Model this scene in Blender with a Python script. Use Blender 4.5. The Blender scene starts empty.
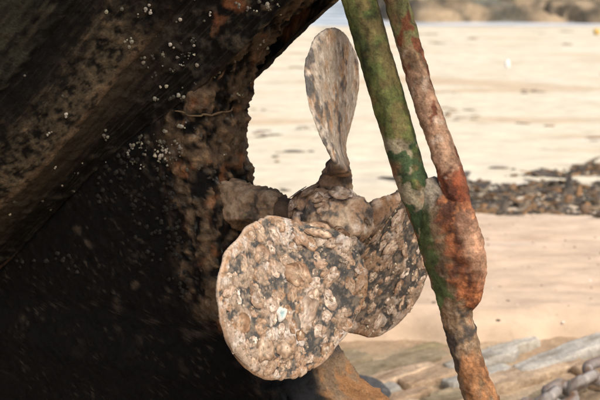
import bpy, math, random
import numpy as np
from mathutils import Vector, Matrix, noise as mnoise

random.seed(7); RNG = np.random.default_rng(11)
scene = bpy.context.scene
col = scene.collection

# ------------------------------------------------------------------ camera, sky, sun, exposure
CAM_LOC = (-0.060, -1.861, 1.104)
cam_data = bpy.data.cameras.new('camera')
cam = bpy.data.objects.new('camera', cam_data); col.objects.link(cam)
cam.location = CAM_LOC
cam.rotation_euler = (math.radians(90 - 10.8), 0, 0)
cam_data.sensor_width = 36.0
cam_data.lens = 18.0 / math.tan(math.radians(14))
cam_data.clip_start = 0.05; cam_data.clip_end = 3000
cam_data.dof.use_dof = True
cam_data.dof.focus_distance = 1.84
cam_data.dof.aperture_fstop = 8.0
scene.camera = cam

SUN_EL, SUN_AZ = math.radians(50), math.radians(138)      # azimuth clockwise from +Y (view direction)
world = bpy.data.worlds.new('World'); scene.world = world; world.use_nodes = True
nt = world.node_tree
bg = nt.nodes['Background']
sky = nt.nodes.new('ShaderNodeTexSky'); sky.sky_type = 'NISHITA'; sky.sun_disc = False
sky.sun_elevation = SUN_EL; sky.sun_rotation = SUN_AZ
sky.dust_density = 6.0; sky.air_density = 1.0; sky.ozone_density = 0.4
nt.links.new(sky.outputs[0], bg.inputs[0]); bg.inputs[1].default_value = 0.12
sun_data = bpy.data.lights.new('sun', 'SUN'); sun_data.energy = 1.5; sun_data.angle = math.radians(48)
sun_data.color = (1.0, 0.95, 0.88)
sun = bpy.data.objects.new('sun', sun_data); col.objects.link(sun)
sd = Vector((math.sin(SUN_AZ) * math.cos(SUN_EL), math.cos(SUN_AZ) * math.cos(SUN_EL), math.sin(SUN_EL)))
sun.rotation_euler = sd.to_track_quat('Z', 'Y').to_euler()
sun.location = (3, -3, 6)
vs = scene.view_settings
vs.view_transform = 'Standard'; vs.look = 'None'; vs.gamma = 1.0; vs.use_curve_mapping = False
vs.exposure = 0.72
scene.cycles.max_bounces = 8
scene.cycles.use_denoising = True

# ------------------------------------------------------------------ numpy noise
_P = np.random.default_rng(3).permutation(256); _P = np.concatenate([_P, _P, _P])
_G = np.random.default_rng(4).normal(size=(256, 3)); _G /= np.linalg.norm(_G, axis=1)[:, None]
_W = np.random.default_rng(5).random((256, 3))
def perlin(p):
    p = np.asarray(p, float); i = np.floor(p).astype(int); f = p - i
    i &= 255; u = f * f * f * (f * (f * 6 - 15) + 10); out = 0
    for dx in (0, 1):
        for dy in (0, 1):
            for dz in (0, 1):
                h = _P[_P[_P[(i[:, 0] + dx) & 255] + ((i[:, 1] + dy) & 255)] + ((i[:, 2] + dz) & 255)]
                d = (_G[h] * (f - (dx, dy, dz))).sum(1)
                w = (u[:, 0] if dx else 1 - u[:, 0]) * (u[:, 1] if dy else 1 - u[:, 1]) * (u[:, 2] if dz else 1 - u[:, 2])
                out = out + d * w
    return out * 1.5
def fbm(p, octv=4, lac=2.1, gain=0.5):
    p = np.asarray(p, float); a = 1; s = 0; n = 0
    for o in range(octv):
        s = s + a * perlin(p + o * 17.3); n += a; a *= gain; p = p * lac
    return s / n
def worley(p):
    """F1, F2 and a random id per cell"""
    p = np.asarray(p, float); i = np.floor(p).astype(int); f = p - i
    f1 = np.full(len(p), 9.0); f2 = f1.copy(); cid = np.zeros(len(p))
    for dx in (-1, 0, 1):
        for dy in (-1, 0, 1):
            for dz in (-1, 0, 1):
                h = _P[_P[_P[(i[:, 0] + dx) & 255] + ((i[:, 1] + dy) & 255)] + ((i[:, 2] + dz) & 255)]
                d = np.linalg.norm(_W[h] + (dx, dy, dz) - f, axis=1)
                m = d < f1
                f2 = np.where(m, f1, np.minimum(f2, d)); cid = np.where(m, h / 255.0, cid); f1 = np.where(m, d, f1)
    return f1, f2, cid
def sst(a, b, x):
    t = np.clip((x - a) / (b - a), 0, 1); return t * t * (3 - 2 * t)
def mixc(c, d, m):
    m = np.asarray(m)[:, None]; return np.asarray(c) * (1 - m) + np.asarray(d) * m
def itp(x, xs, ys): return np.interp(x, xs, ys)

# ------------------------------------------------------------------ mesh helpers
def tag(o, label=None, cat=None, group=None, kind=None):
    if label: o['label'] = label
    if cat: o['category'] = cat
    if group: o['group'] = group
    if kind: o['kind'] = kind
    return o
def empty(name, loc=(0, 0, 0), rz=0.0):
    o = bpy.data.objects.new(name, None); col.objects.link(o)
    o.location = loc; o.rotation_euler = (0, 0, rz); o.empty_display_size = 0.1
    return o
def mesh(name, V, F, mat, C=None, smooth=True):
    me = bpy.data.meshes.new(name)
    V = np.asarray(V, float)
    me.from_pydata(V.tolist(), [], [tuple(f) for f in (F.tolist() if isinstance(F, np.ndarray) else F)])
    if smooth: me.polygons.foreach_set('use_smooth', [True] * len(me.polygons))
    if C is not None:
        C = np.clip(np.asarray(C, float), 0, 1)
        at = me.color_attributes.new('Col', 'FLOAT_COLOR', 'POINT')
        at.data.foreach_set('color', np.concatenate([C, np.ones((len(C), 1))], 1).ravel())
    me.materials.append(mat); me.update()
    return me
def obj(name, me, parent=None):
    o = bpy.data.objects.new(name, me); col.objects.link(o)
    if parent: o.parent = parent
    return o
def mobj(name, V, F, mat, parent=None, C=None, smooth=True):
    return obj(name, mesh(name, V, F, mat, C, smooth), parent)
def gridf(nu, nv, wu=False, wv=False):
    """quads of a grid stored row by row (nu rows of nv)"""
    iu = np.arange(nu if wu else nu - 1); iv = np.arange(nv if wv else nv - 1)
    A, B = np.meshgrid(iu, iv, indexing='ij'); A2 = (A + 1) % nu; B2 = (B + 1) % nv
    return np.stack([A * nv + B, A2 * nv + B, A2 * nv + B2, A * nv + B2], -1).reshape(-1, 4)
def vnorm(V, F):
    F = np.asarray(F); n = np.cross(V[F[:, 2]] - V[F[:, 0]], V[F[:, 3]] - V[F[:, 1]])
    N = np.zeros_like(V)
    for k in range(4): np.add.at(N, F[:, k], n)
    return N / np.maximum(np.linalg.norm(N, axis=1), 1e-12)[:, None]
class Bag:
    """collects small pieces into one mesh (only for what is too small to count)"""
    def __init__(s): s.V = []; s.F = []; s.C = []; s.n = 0
    def add(s, V, F, c):
        s.V.append(V); s.F += [tuple(i + s.n for i in f) for f in F]; s.n += len(V)
        s.C.append(np.broadcast_to(np.asarray(c, float), (len(V), 3)))
    def build(s, name, mat, parent=None, smooth=True):
        return mobj(name, np.concatenate(s.V), s.F, mat, parent, np.concatenate(s.C), smooth)
def frame_from(n, spin=0.0):
    n = Vector(n).normalized(); q = n.to_track_quat('Z', 'Y')
    return (q.to_matrix() @ Matrix.Rotation(spin, 3, 'Z'))

# ------------------------------------------------------------------ materials
def crust_mat(name, rough=0.85, spec=0.25, fine=350.0, bump=0.5, dist=0.0015, vary=0.35, coarse=60.0, use_attr=True, base=(0.5, 0.5, 0.5), rnd=None, speck=0.0, sscale=230.0):
    m = bpy.data.materials.new(name); m.use_nodes = True
    t = m.node_tree; N = t.nodes; L = t.links; b = N['Principled BSDF']
    tc = N.new('ShaderNodeTexCoord')
    if use_attr:
        at = N.new('ShaderNodeAttribute'); at.attribute_name = 'Col'; src = at.outputs['Color']
    else:
        at = N.new('ShaderNodeRGB'); at.outputs[0].default_value = (*base, 1); src = at.outputs[0]
    if rnd:
        oi = N.new('ShaderNodeObjectInfo'); rp = N.new('ShaderNodeValToRGB')
        rp.color_ramp.interpolation = 'LINEAR'
        e = rp.color_ramp.elements
        for k, (pos, c) in enumerate(rnd):
            el = e[k] if k < 2 else e.new(pos)
            el.position = pos; el.color = (*c, 1)
        L.new(oi.outputs['Random'], rp.inputs[0])
        mm = N.new('ShaderNodeMix'); mm.data_type = 'RGBA'; mm.blend_type = 'MULTIPLY'; mm.inputs[0].default_value = 1
        L.new(src, mm.inputs[6]); L.new(rp.outputs[0], mm.inputs[7]); src = mm.outputs[2]
    n1 = N.new('ShaderNodeTexNoise'); n1.inputs['Scale'].default_value = fine; n1.inputs['Detail'].default_value = 5; n1.inputs['Roughness'].default_value = 0.65
    n2 = N.new('ShaderNodeTexNoise'); n2.inputs['Scale'].default_value = coarse; n2.inputs['Detail'].default_value = 6; n2.inputs['Roughness'].default_value = 0.6
    for n in (n1, n2): L.new(tc.outputs['Object'], n.inputs['Vector'])
    ad = N.new('ShaderNodeMath'); ad.operation = 'ADD'; L.new(n1.outputs[0], ad.inputs[0]); L.new(n2.outputs[0], ad.inputs[1])
    mr = N.new('ShaderNodeMapRange'); mr.inputs[1].default_value = 0.65; mr.inputs[2].default_value = 1.35
    mr.inputs[3].default_value = 1 - vary; mr.inputs[4].default_value = 1 + vary; L.new(ad.outputs[0], mr.inputs[0])
    mx = N.new('ShaderNodeVectorMath'); mx.operation = 'SCALE'
    if speck > 0:
        n3 = N.new('ShaderNodeTexNoise'); n3.inputs['Scale'].default_value = sscale; n3.inputs['Detail'].default_value = 3; n3.inputs['Roughness'].default_value = 0.7
        L.new(tc.outputs['Object'], n3.inputs['Vector'])
        cr = N.new('ShaderNodeValToRGB'); e3 = cr.color_ramp.elements
        for k3, (ps, v3) in enumerate(((0.32, .30), (0.72, 1.0), (0.42, .58), (0.60, .66))):
            el = e3[k3] if k3 < 2 else e3.new(ps)
            el.position = ps; el.color = (v3, v3, v3, 1)
        L.new(n3.outputs[0], cr.inputs[0])
        m3 = N.new('ShaderNodeMapRange'); m3.inputs[1].default_value = 0.0; m3.inputs[2].default_value = 1.0
        m3.inputs[3].default_value = 1 - speck * 0.64; m3.inputs[4].default_value = 1 + speck * 0.40; L.new(cr.outputs[0], m3.inputs[0])
        mm3 = N.new('ShaderNodeMath'); mm3.operation = 'MULTIPLY'; L.new(mr.outputs[0], mm3.inputs[0]); L.new(m3.outputs[0], mm3.inputs[1])
        mr = mm3
    L.new(src, mx.inputs[0]); L.new(mr.outputs[0], mx.inputs['Scale'])
    L.new(mx.outputs[0], b.inputs['Base Color'])
    bp = N.new('ShaderNodeBump'); bp.inputs['Strength'].default_value = bump; bp.inputs['Distance'].default_value = dist
    L.new(ad.outputs[0], bp.inputs['Height']); L.new(bp.outputs[0], b.inputs['Normal'])
    b.inputs['Roughness'].default_value = rough; b.inputs['Specular IOR Level'].default_value = spec
    return m
M = {}
M['blade'] = crust_mat('encrusted_bronze', 0.92, 0.12, 420, 0.5, 0.0012, 0.34, 90, speck=1.0, sscale=260)
M['shell'] = crust_mat('shell', 0.95, 0.08, 6.5, 0.6, 0.00045, 0.30, 1.7, speck=.55, sscale=2.6,
    rnd=[(0.0, (.92, .86, .78)), (1.0, (.78, .62, .47)), (0.2, (1.05, 1.0, .94)), (0.4, (.80, .70, .58)), (0.6, (.66, .50, .36)), (0.8, (.95, .86, .76))])
M['hull'] = crust_mat('fouled_timber', 0.8, 0.06, 260, 0.7, 0.003, 0.45, 40, speck=1.2, sscale=150)
M['barnacle'] = crust_mat('barnacle', 0.8, 0.25, 600, 0.4, 0.001, 0.25, 200)
M['post'] = crust_mat('rusty_pipe', 0.8, 0.2, 300, 0.8, 0.002, 0.5, 70, speck=.9, sscale=170)
M['sand'] = crust_mat('beach_sand', 0.95, 0.1, 200, 0.4, 0.003, 0.12, 9, speck=.25, sscale=38)
M['rock'] = crust_mat('layered_sandstone', 0.9, 0.2, 120, 0.7, 0.006, 0.3, 14, speck=.7, sscale=60)
M['wrack'] = crust_mat('seaweed_wrack', 0.6, 0.35, 90, 0.6, 0.004, 0.4, 25)
M['cliff'] = crust_mat('shore_rock', 0.9, 0.2, 8, 0.6, 0.05, 0.4, 1.6)
M['chain'] = crust_mat('weathered_chain_steel', 0.7, 0.4, 300, 0.6, 0.002, 0.35, 60)
def plain(name, c, rough=0.5): return crust_mat(name, rough, 0.4, 300, 0.2, 0.001, 0.1, 60, use_attr=False, base=c)
M['white'] = plain('white_plastic', (.8, .8, .78)); M['yellow'] = plain('yellow_plastic', (.62, .42, .12))
# water
m = bpy.data.materials.new('sea_water'); m.use_nodes = True; M['water'] = m
t = m.node_tree; N = t.nodes; L = t.links; b = N['Principled BSDF']
tc = N.new('ShaderNodeTexCoord'); mp = N.new('ShaderNodeMapping'); mp.inputs['Scale'].default_value = (0.5, 1.6, 1)
L.new(tc.outputs['Object'], mp.inputs[0])
nz = N.new('ShaderNodeTexNoise'); nz.inputs['Scale'].default_value = 1.1; nz.inputs['Detail'].default_value = 6; L.new(mp.outputs[0], nz.inputs['Vector'])
rp = N.new('ShaderNodeValToRGB'); rp.color_ramp.elements[0].position = 0.42; rp.color_ramp.elements[0].color = (.30, .36, .40, 1)
rp.color_ramp.elements[1].position = 0.58; rp.color_ramp.elements[1].color = (.75, .77, .78, 1)
L.new(nz.outputs[0], rp.inputs[0]); L.new(rp.outputs[0], b.inputs['Base Color'])
b.inputs['Roughness'].default_value = 0.25
bp = N.new('ShaderNodeBump'); bp.inputs['Strength'].default_value = 0.5; bp.inputs['Distance'].default_value = 0.15
L.new(nz.outputs[0], bp.inputs['Height']); L.new(bp.outputs[0], b.inputs['Normal'])

# ================================================================== SETTING
# sand: one sheet reaching past the waterline; gentle bank in the foreground
def bank_edge(x): return 1.70 + 0.05 * np.sin(x * 2.1 + 0.4) + 0.10 * (x - .5) * 0.3 + 0.03 * np.sin(x * 9.3) + .012 * np.sin(x * 27.)
def sand_z(x, y):
    p = np.stack([x, y, np.zeros_like(x)], 1)
    z = 0.012 * fbm(p * 0.8, 3) + 0.006 * fbm(p * (3, 7, 1), 3)
    e = bank_edge(x)
    b_ = sst(-0.03, 0.02, y - e) * (1 - sst(1.35, 2.0, y - e + 0.15 * fbm(p * 1.1, 2)))
    near = sst(0.6, -0.3, y - e)
    z = z + 0.05 * b_ + 0.010 * fbm(p * (7, 12, 1), 4) * sst(12, 3, y)
    z = z - 0.05 * sst(0.1, -0.05, y - e)
    z = z - 0.30 * sst(20, 32, y) - 1.2 * sst(30, 60, y)
    return z
ys = np.concatenate([np.linspace(-6, 0.2, 25)[:-1], np.linspace(0.2, 4.2, 330)[:-1], np.geomspace(4.2, 70, 260)])
xs = np.concatenate([-np.geomspace(40, 1.4, 60), np.linspace(-1.35, 3.0, 260), np.geomspace(3.05, 60, 70)])
Y, X = np.meshgrid(ys, xs, indexing='ij'); x = X.ravel(); y = Y.ravel()
z = sand_z(x, y); P = np.stack([x, y, z], 1); Q = np.stack([x, y, 0 * x], 1)
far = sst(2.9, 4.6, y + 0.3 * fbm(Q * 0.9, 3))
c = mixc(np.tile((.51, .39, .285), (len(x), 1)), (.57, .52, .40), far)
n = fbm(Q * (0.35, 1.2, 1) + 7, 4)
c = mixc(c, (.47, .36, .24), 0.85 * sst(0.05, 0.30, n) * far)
n = fbm(Q * (1.2, 3.5, 1) + 70, 4); c = mixc(c, (.47, .38, .265), .4 * sst(.12, .4, n) * far); n = -fbm(Q * (.6, 2.2, 1) + 9, 4)              # damp streaks
c = mixc(c, (.60, .56, .48), 0.7 * sst(0.1, 0.4, -n))
n = fbm(Q * (3, 6, 1) + 3, 4)
c = mixc(c, (.38, .265, .18), 0.45 * sst(0.1, .45, n) * (1 - far))
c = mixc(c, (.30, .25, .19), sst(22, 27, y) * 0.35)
n = fbm(Q * (5, 10, 1) + 33, 4); c = c * (1 + .16 * np.clip(n * 2, -1, 1))[:, None]; n = fbm(Q * (1.5, 7, 1) + 53, 4); c = c * (1 - .07 * sst(.1, .4, n))[:, None]
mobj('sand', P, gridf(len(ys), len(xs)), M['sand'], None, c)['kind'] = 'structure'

# sea
V = [(-1200, 22, -.16), (1200, 22, -.16), (1200, 2500, -.16), (-1200, 2500, -.16)]
sea = mobj('sea_water', V, [(0, 1, 2, 3)], M['water'], None, None, False); sea['kind'] = 'structure'

# far rocky shore, right of the open water
nx, ny = 420, 90
U, W_ = np.meshgrid(np.linspace(0, 1, nx), np.linspace(0, 1, ny), indexing='ij'); U = U.ravel(); W_ = W_.ravel()
x = 1.6 + U * 40; y = 27.6 + W_ * 16 + 0.05 * (x - 8) + 0.7 * np.sin(x * 0.5)
Q = np.stack([x, y, 0 * x], 1)
f1, f2, cid = worley(Q * (0.55, 0.6, 1))
h = (0.25 + 3.2 * W_ ** 0.8) * (0.55 + 0.5 * (1 - f1)) + 0.45 * fbm(Q * 1.6, 4) + 0.5 * (cid - .5)
h = h * sst(0, 0.06, W_) * sst(0, .03, U) - 0.35
c = mixc(np.tile((.15, .115, .075), (len(x), 1)), (.34, .26, .165), sst(-0.3, 0.4, fbm(Q * 0.9 + 5, 4)))
c = mixc(c, (.09, .10, .085), 0.8 * sst(.1, .4, fbm(Q * 0.5 + 15, 4)))
c = mixc(c, (.42, .34, .24), 0.7 * sst(.15, .5, fbm(Q * 1.8 + 25, 3)))
c = mixc(c, (.04, .038, .03), sst(0.16, 0.03, f2 - f1) * 0.8)
mobj('rocky_shore', np.stack([x, y, h], 1), gridf(nx, ny), M['cliff'], None, c)['kind'] = 'structure'

# bedrock under the slabs in the foreground
nx, ny = 260, 240
U, W_ = np.meshgrid(np.linspace(-1.2, 2.6, nx), np.linspace(-1.2, 1.9, ny), indexing='ij'); x = U.ravel(); y = W_.ravel()
Q = np.stack([x, y, 0 * x], 1)
CA, SA = math.cos(math.radians(42)), math.sin(math.radians(42))
def strata(x, y): return x * CA + y * SA, -x * SA + y * CA
g, q = strata(x, y); S = np.stack([g, q, 0 * g], 1)
z = -0.028 + 0.010 * fbm(S * (3, 14, 1), 4) + 0.006 * fbm(Q * 30, 3)
c = mixc(np.tile((.33, .235, .15), (len(x), 1)), (.40, .31, .21), sst(-.2, .3, fbm(S * (2, 12, 1) + 4, 4)))
c = mixc(c, (.17, .15, .075), 0.7 * sst(.1, .35, fbm(S * (4, 10, 1) + 14, 4)))
ledge = mobj('rock_ledge', np.stack([x, y, z], 1), gridf(nx, ny), M['rock'], None, c); ledge['kind'] = 'structure'

# stone slabs on the ledge, in strata strips running up to the right
def slab_mesh(Lg, Wd, Th, seed, tint):
    nu, nv = 44, 18
    sq = lambda n_: np.sign(np.linspace(-1, 1, n_)) * (1 - (1 - np.abs(np.linspace(-1, 1, n_))) ** 1.7)
    A, B = np.meshgrid(sq(nu), sq(nv), indexing='ij'); A = A.ravel(); B = B.ravel()
    r = 1 - 0.42 * fbm(np.stack([A * 3.2 + seed, B * .9, 0 * A + seed], 1), 4)
    tp = 1 - 0.35 * sst(.4, 1, np.abs(A)) * (0.4 + 0.6 * _W[int(seed * 7) % 256][0])
    px = A * Lg / 2 * (1 - .06 * (B * B)) * (0.92 + .08 * r); py = B * Wd / 2 * r * tp
    edge = np.maximum(np.abs(A) ** 60, np.abs(B) ** 30)
    pz = Th * (1 - edge * 0.9) + 0.007 * fbm(np.stack([px * 11 + seed, py * 40, 0 * A], 1), 5) + Th * .25 * (_W[int(seed * 13) % 256][1] - .5) * A
    low = np.stack([px, py, np.full_like(px, -Th * .8)], 1)
    V = np.concatenate([np.stack([px, py, pz], 1)]); F = gridf(nu, nv).tolist()
    border = [k * nv for k in range(nu)] + [(nu - 1) * nv + k for k in range(1, nv)] + [k * nv + nv - 1 for k in range(nu - 2, -1, -1)] + [k for k in range(nv - 2, 0, -1)]
    n0 = len(V); V = np.concatenate([V, low[border]])
    for k in range(len(border)):
        k2 = (k + 1) % len(border); F.append([border[k], n0 + k, n0 + k2, border[k2]])
    nn = fbm(np.stack([V[:, 0] * 6 + seed, V[:, 1] * 26, V[:, 2] * 20], 1), 4)
    C = mixc(np.tile(tint, (len(V), 1)), np.asarray(tint) * (.62, .58, .52), sst(0, .45, nn)); C = mixc(C, np.asarray(tint) * 1.25, sst(0, .45, -nn))
    return mesh('stone_slab', V, F, M['rock'], C)
TAN = (.31, .222, .145); TAN2 = (.36, .27, .185); GREY = (.27, .255, .225); OLV = (.23, .185, .12)
slabs = []
sid = 0
rs = random.Random(21)
q = -2.0
while q < 1.6:
    Wd = rs.uniform(0.045, 0.115)
    g = -0.9 + rs.uniform(0, .3)
    while g < 3.0:
        Lg = rs.uniform(0.22, 0.60)
        gx, qy = g + Lg / 2, q + Wd / 2
        wx, wy = gx * CA - qy * SA, gx * SA + qy * CA
        if -0.25 < wx < 1.75 and 0.45 < wy and wy + Lg * .5 * SA < float(bank_edge(np.array([wx]))[0]) + 0.02 and rs.random() < .88:
            slabs.append((wx, wy, Lg * 1.0, Wd * 1.0, rs.uniform(.006, .020), rs.choice([TAN, TAN, TAN2, TAN, OLV, TAN2, TAN, GREY])))
        g += Lg
    q += Wd
# the two pale grey beds that stand out in the photograph
slabs = [s for s in slabs if not any(math.hypot(s[0] - cx, s[1] - cy) < .16 for cx, cy in ((0.72, 1.52), (.47, 1.50), (.86, 1.66)))]
slabs += [(0.73, 1.55, .50, .085, .026, (.35, .33, .29)), (.47, 1.50, .30, .07, .022, (.33, .31, .27)), (.44, 1.36, .26, .06, .018, (.30, .285, .25)), (.585, 1.625, .22, .05, .02, (.40, .37, .31)), (.88, 1.52, .4, .1, .02, TAN), (.60, 1.40, .42, .09, .018, TAN2)]
for k, (sx, sy, Lg, Wd, Th, tint) in enumerate(slabs):
    o = obj('stone_slab', slab_mesh(Lg, Wd, Th, k * 1.7 + .3, tint), ledge)
    o.location = (sx, sy, -0.024 + rs.uniform(-.006, .008)); o.rotation_euler = (rs.uniform(-.05, .05), rs.uniform(-.04, .04), math.radians(42 + rs.uniform(-5, 5)))

# ================================================================== BOAT
HZ = 0.72                                        # shaft height
ROT = math.atan2(-0.56, 0.83)                    # the shaft runs aft to the right and towards the viewer
# boat space: x aft, y to the far side, z up from the ground; w = -y is the near side
boat = empty('boat', (0, 0, 0), ROT)
tag(boat, 'stern of a black wooden boat, fouled with barnacles and weed, aground on the beach', 'boat')

zt = [-.72, -.50, -.37, -.315, -.285, -.25, -.222, -.185, -.10, 0, .03, .10, .16, .22, .263, .304, .337, .40, .50, .62]
lt = [.16, .15, .125, .06, -.015, -.03, -.055, -.16, -.195, -.200, -.213, -.227, -.218, -.197, -.16, -.12, -.07, .02, .22, .5]
def half_t(l, z): return 0.074 + 0.016 * sst(-.2, -.3, z) + 0.0 * l
nz, nl, na = 380, 150, 40
zz = np.linspace(-.72, .62, nz)
lend = np.interp(zz, zt, lt); kk = np.ones(9) / 9
lend = np.convolve(np.pad(lend, 4, mode='edge'), kk, 'valid')
fw = -np.concatenate([np.geomspace(.0015, .04, 18), np.linspace(.044, .75, 190), np.linspace(.78, 2.6, 32)])[::-1]; nl = len(fw)         # distances forward of the aft end
rows = []
for zi, le in zip(zz, lend):
    h = float(half_t(le, np.array([zi]))[0]); rc = .022
    side = np.stack([le - rc + fw, np.full(nl, -h)], 1)
    th = np.linspace(-math.pi / 2, 0, 8)[1:]
    c1 = np.stack([le - rc + rc * np.cos(th), -h + rc + rc * np.sin(th)], 1)
    fl = np.stack([np.full(26, le), np.linspace(-h + rc, h - rc, 28)[1:-1]], 1)
    c2 = np.stack([le - rc + rc * np.cos(-th[::-1]), h - rc + rc * np.sin(-th[::-1])], 1)
    oth = np.stack([side[::-4, 0], np.full(len(side[::-4]), h)], 1)
    r = np.concatenate([side, c1, fl, c2, oth])
    rows.append(np.concatenate([r, np.full((len(r), 1), zi)], 1))
nr = len(rows[0]); V = np.concatenate(rows); F = gridf(nz, nr, False, False)[:, ::-1]
F0 = np.asarray(F)
N_ = -vnorm(V, F0)
F0 = F0[:, ::-1]
if (N_[:, 0] * (V[:, 0] > -.3)).sum() < 0: N_ = -N_; F0 = F0[:, ::-1]
aftness = sst(.10, .03, np.interp(V[:, 2], zz, lend) - V[:, 0])
n1 = fbm(V * 14, 4); n2 = fbm(V * 55 + 9, 4); f1, f2, cid = worley(V * 60)
d = .006 * n1 * (0.35 + aftness) + .0045 * n2 * (.6 + aftness) + (.0035 * sst(.5, .1, f1)) * (0.4 + aftness)
d += .004 * np.clip(fbm(V * (60, 60, 24), 3), -.2, .5) * aftness + .003 * fbm(V * 140, 2) * aftness
V = V + N_ * d[:, None]
zl_ = np.interp(V[:, 0], [-2.6, -2.0, -1.2, -.7, -.5, -.41, -.3, -.2, -.1, 0, .15, .32, .45], [-.66, -.60, -.42, -.17, .0, .08, .145, .21, .30, .37, .50, .66, .74])
V[:, 1] *= 1 - .35 * sst(-.005, .03, V[:, 2] - zl_)
BLK = (.0048, .0046, .0044)
c = np.tile(BLK, (len(V), 1))
side_m = 1 - aftness
blob = sst(.18, .42, fbm(V * (26, 26, 40) + 31, 4)) * sst(-.22, .12, fbm(V * 6 + 5, 2))
c = mixc(c, (.075, .057, .040), .8 * blob * sst(-.38, .0, V[:, 2]))
c = mixc(c, (.05, .04, .03), .7 * sst(.22, .42, fbm(V * 110 + 61, 3)) * sst(-.1, .2, fbm(V * 12 + 6, 3)))
br = aftness * sst(-.15, .25, n1 + .9 * n2 + .05)
c = mixc(c, (.10, .068, .042), br * .75)
c = mixc(c, (.20, .13, .075), aftness * sst(.18, .5, n2) * .8)
c = mixc(c, (.16, .165, .15), aftness * sst(.25, .6, fbm(V * 80 + 2, 3)) * .7)
c = mixc(c, (.21, .085, .035), aftness * sst(.2, .5, fbm(V * 24 + 51, 3)) * .55)
# heel of the sternpost: rust coloured weed
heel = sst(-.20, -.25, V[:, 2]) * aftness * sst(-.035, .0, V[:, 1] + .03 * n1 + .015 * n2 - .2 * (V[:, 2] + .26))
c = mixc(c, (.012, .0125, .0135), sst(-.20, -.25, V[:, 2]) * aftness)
c = mixc(c, mixc(np.tile((.21, .145, .09), (len(V), 1)), (.30, .155, .07), sst(-.1, .35, fbm(V * (50, 50, 12) + 8, 3) + 0.9 * sst(-.25, -.33, V[:, 2]) - .2)), heel * .95)
c = mixc(c, (.045, .05, .055), heel * sst(-.252, -.236, V[:, 2]) * .9)
V[:, 2] += HZ
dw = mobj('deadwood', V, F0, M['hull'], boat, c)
dw['label'] = 'black keel timber and sternpost with brown weed on its aft face'

# planked run: strake boundaries as curves (z above shaft, half breadth w) along l
ST = {
 'l': [-2.6, -2.0, -1.2, -.7, -.5, -.41, -.3, -.2, -.1, 0, .15, .32, .45],
 'z': [[-.66, -.60, -.42, -.17, .0, .08, .145, .21, .30, .37, .50, .66, .74],
       [-.60, -.54, -.38, -.11, .035, .13, .25, .34, .43, .51, .63, .77, .84],
       [-.42, -.38, -.20, .03, .16, .275, .39, .48, .565, .64, .75, .87, .93],
       [.0, .0, .10, .27, .38, .47, .57, .65, .72, .78, .87, .96, 1.01],
       [.42, .42, .46, .56, .64, .70, .77, .82, .87, .92, .98, 1.05, 1.09],
       [.90, .90, .91, .93, .95, .97, 1.0, 1.02, 1.04, 1.06, 1.10, 1.15, 1.18]],
 'w': [[.073, .073, .073, .073, .073, .073, .073, .073, .073, .073, .073, .073, .073],
       [.55, .47, .32, .205, .165, .150, .130, .118, .114, .115, .12, .13, .14],
       [1.0, .90, .58, .36, .26, .225, .195, .180, .18, .185, .20, .24, .26],
       [1.25, 1.12, .78, .53, .43, .39, .34, .31, .29, .28, .26, .25, .24],
       [1.38, 1.25, .92, .69, .59, .55, .50, .46, .43, .40, .36, .32, .29],
       [1.42, 1.30, 1.0, .80, .70, .66, .61, .57, .53, .49, .44, .38, .33]]}
LS = np.concatenate([np.linspace(-2.6, -.8, 40)[:-1], np.linspace(-.8, .25, 330)[:-1], np.linspace(.25, .45, 20)])
def smooth_tab(t):
    y_ = np.interp(LS2, ST['l'], t); k = np.ones(61) / 61
    return np.interp(LS, LS2, np.convolve(np.pad(y_, 30, mode='edge'), k, 'valid'))
LS2 = np.linspace(-2.6, .45, 1220)
ZB = [smooth_tab(t) for t in ST['z']]; WB = [smooth_tab(t) for t in ST['w']]
plank_data = []
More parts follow.
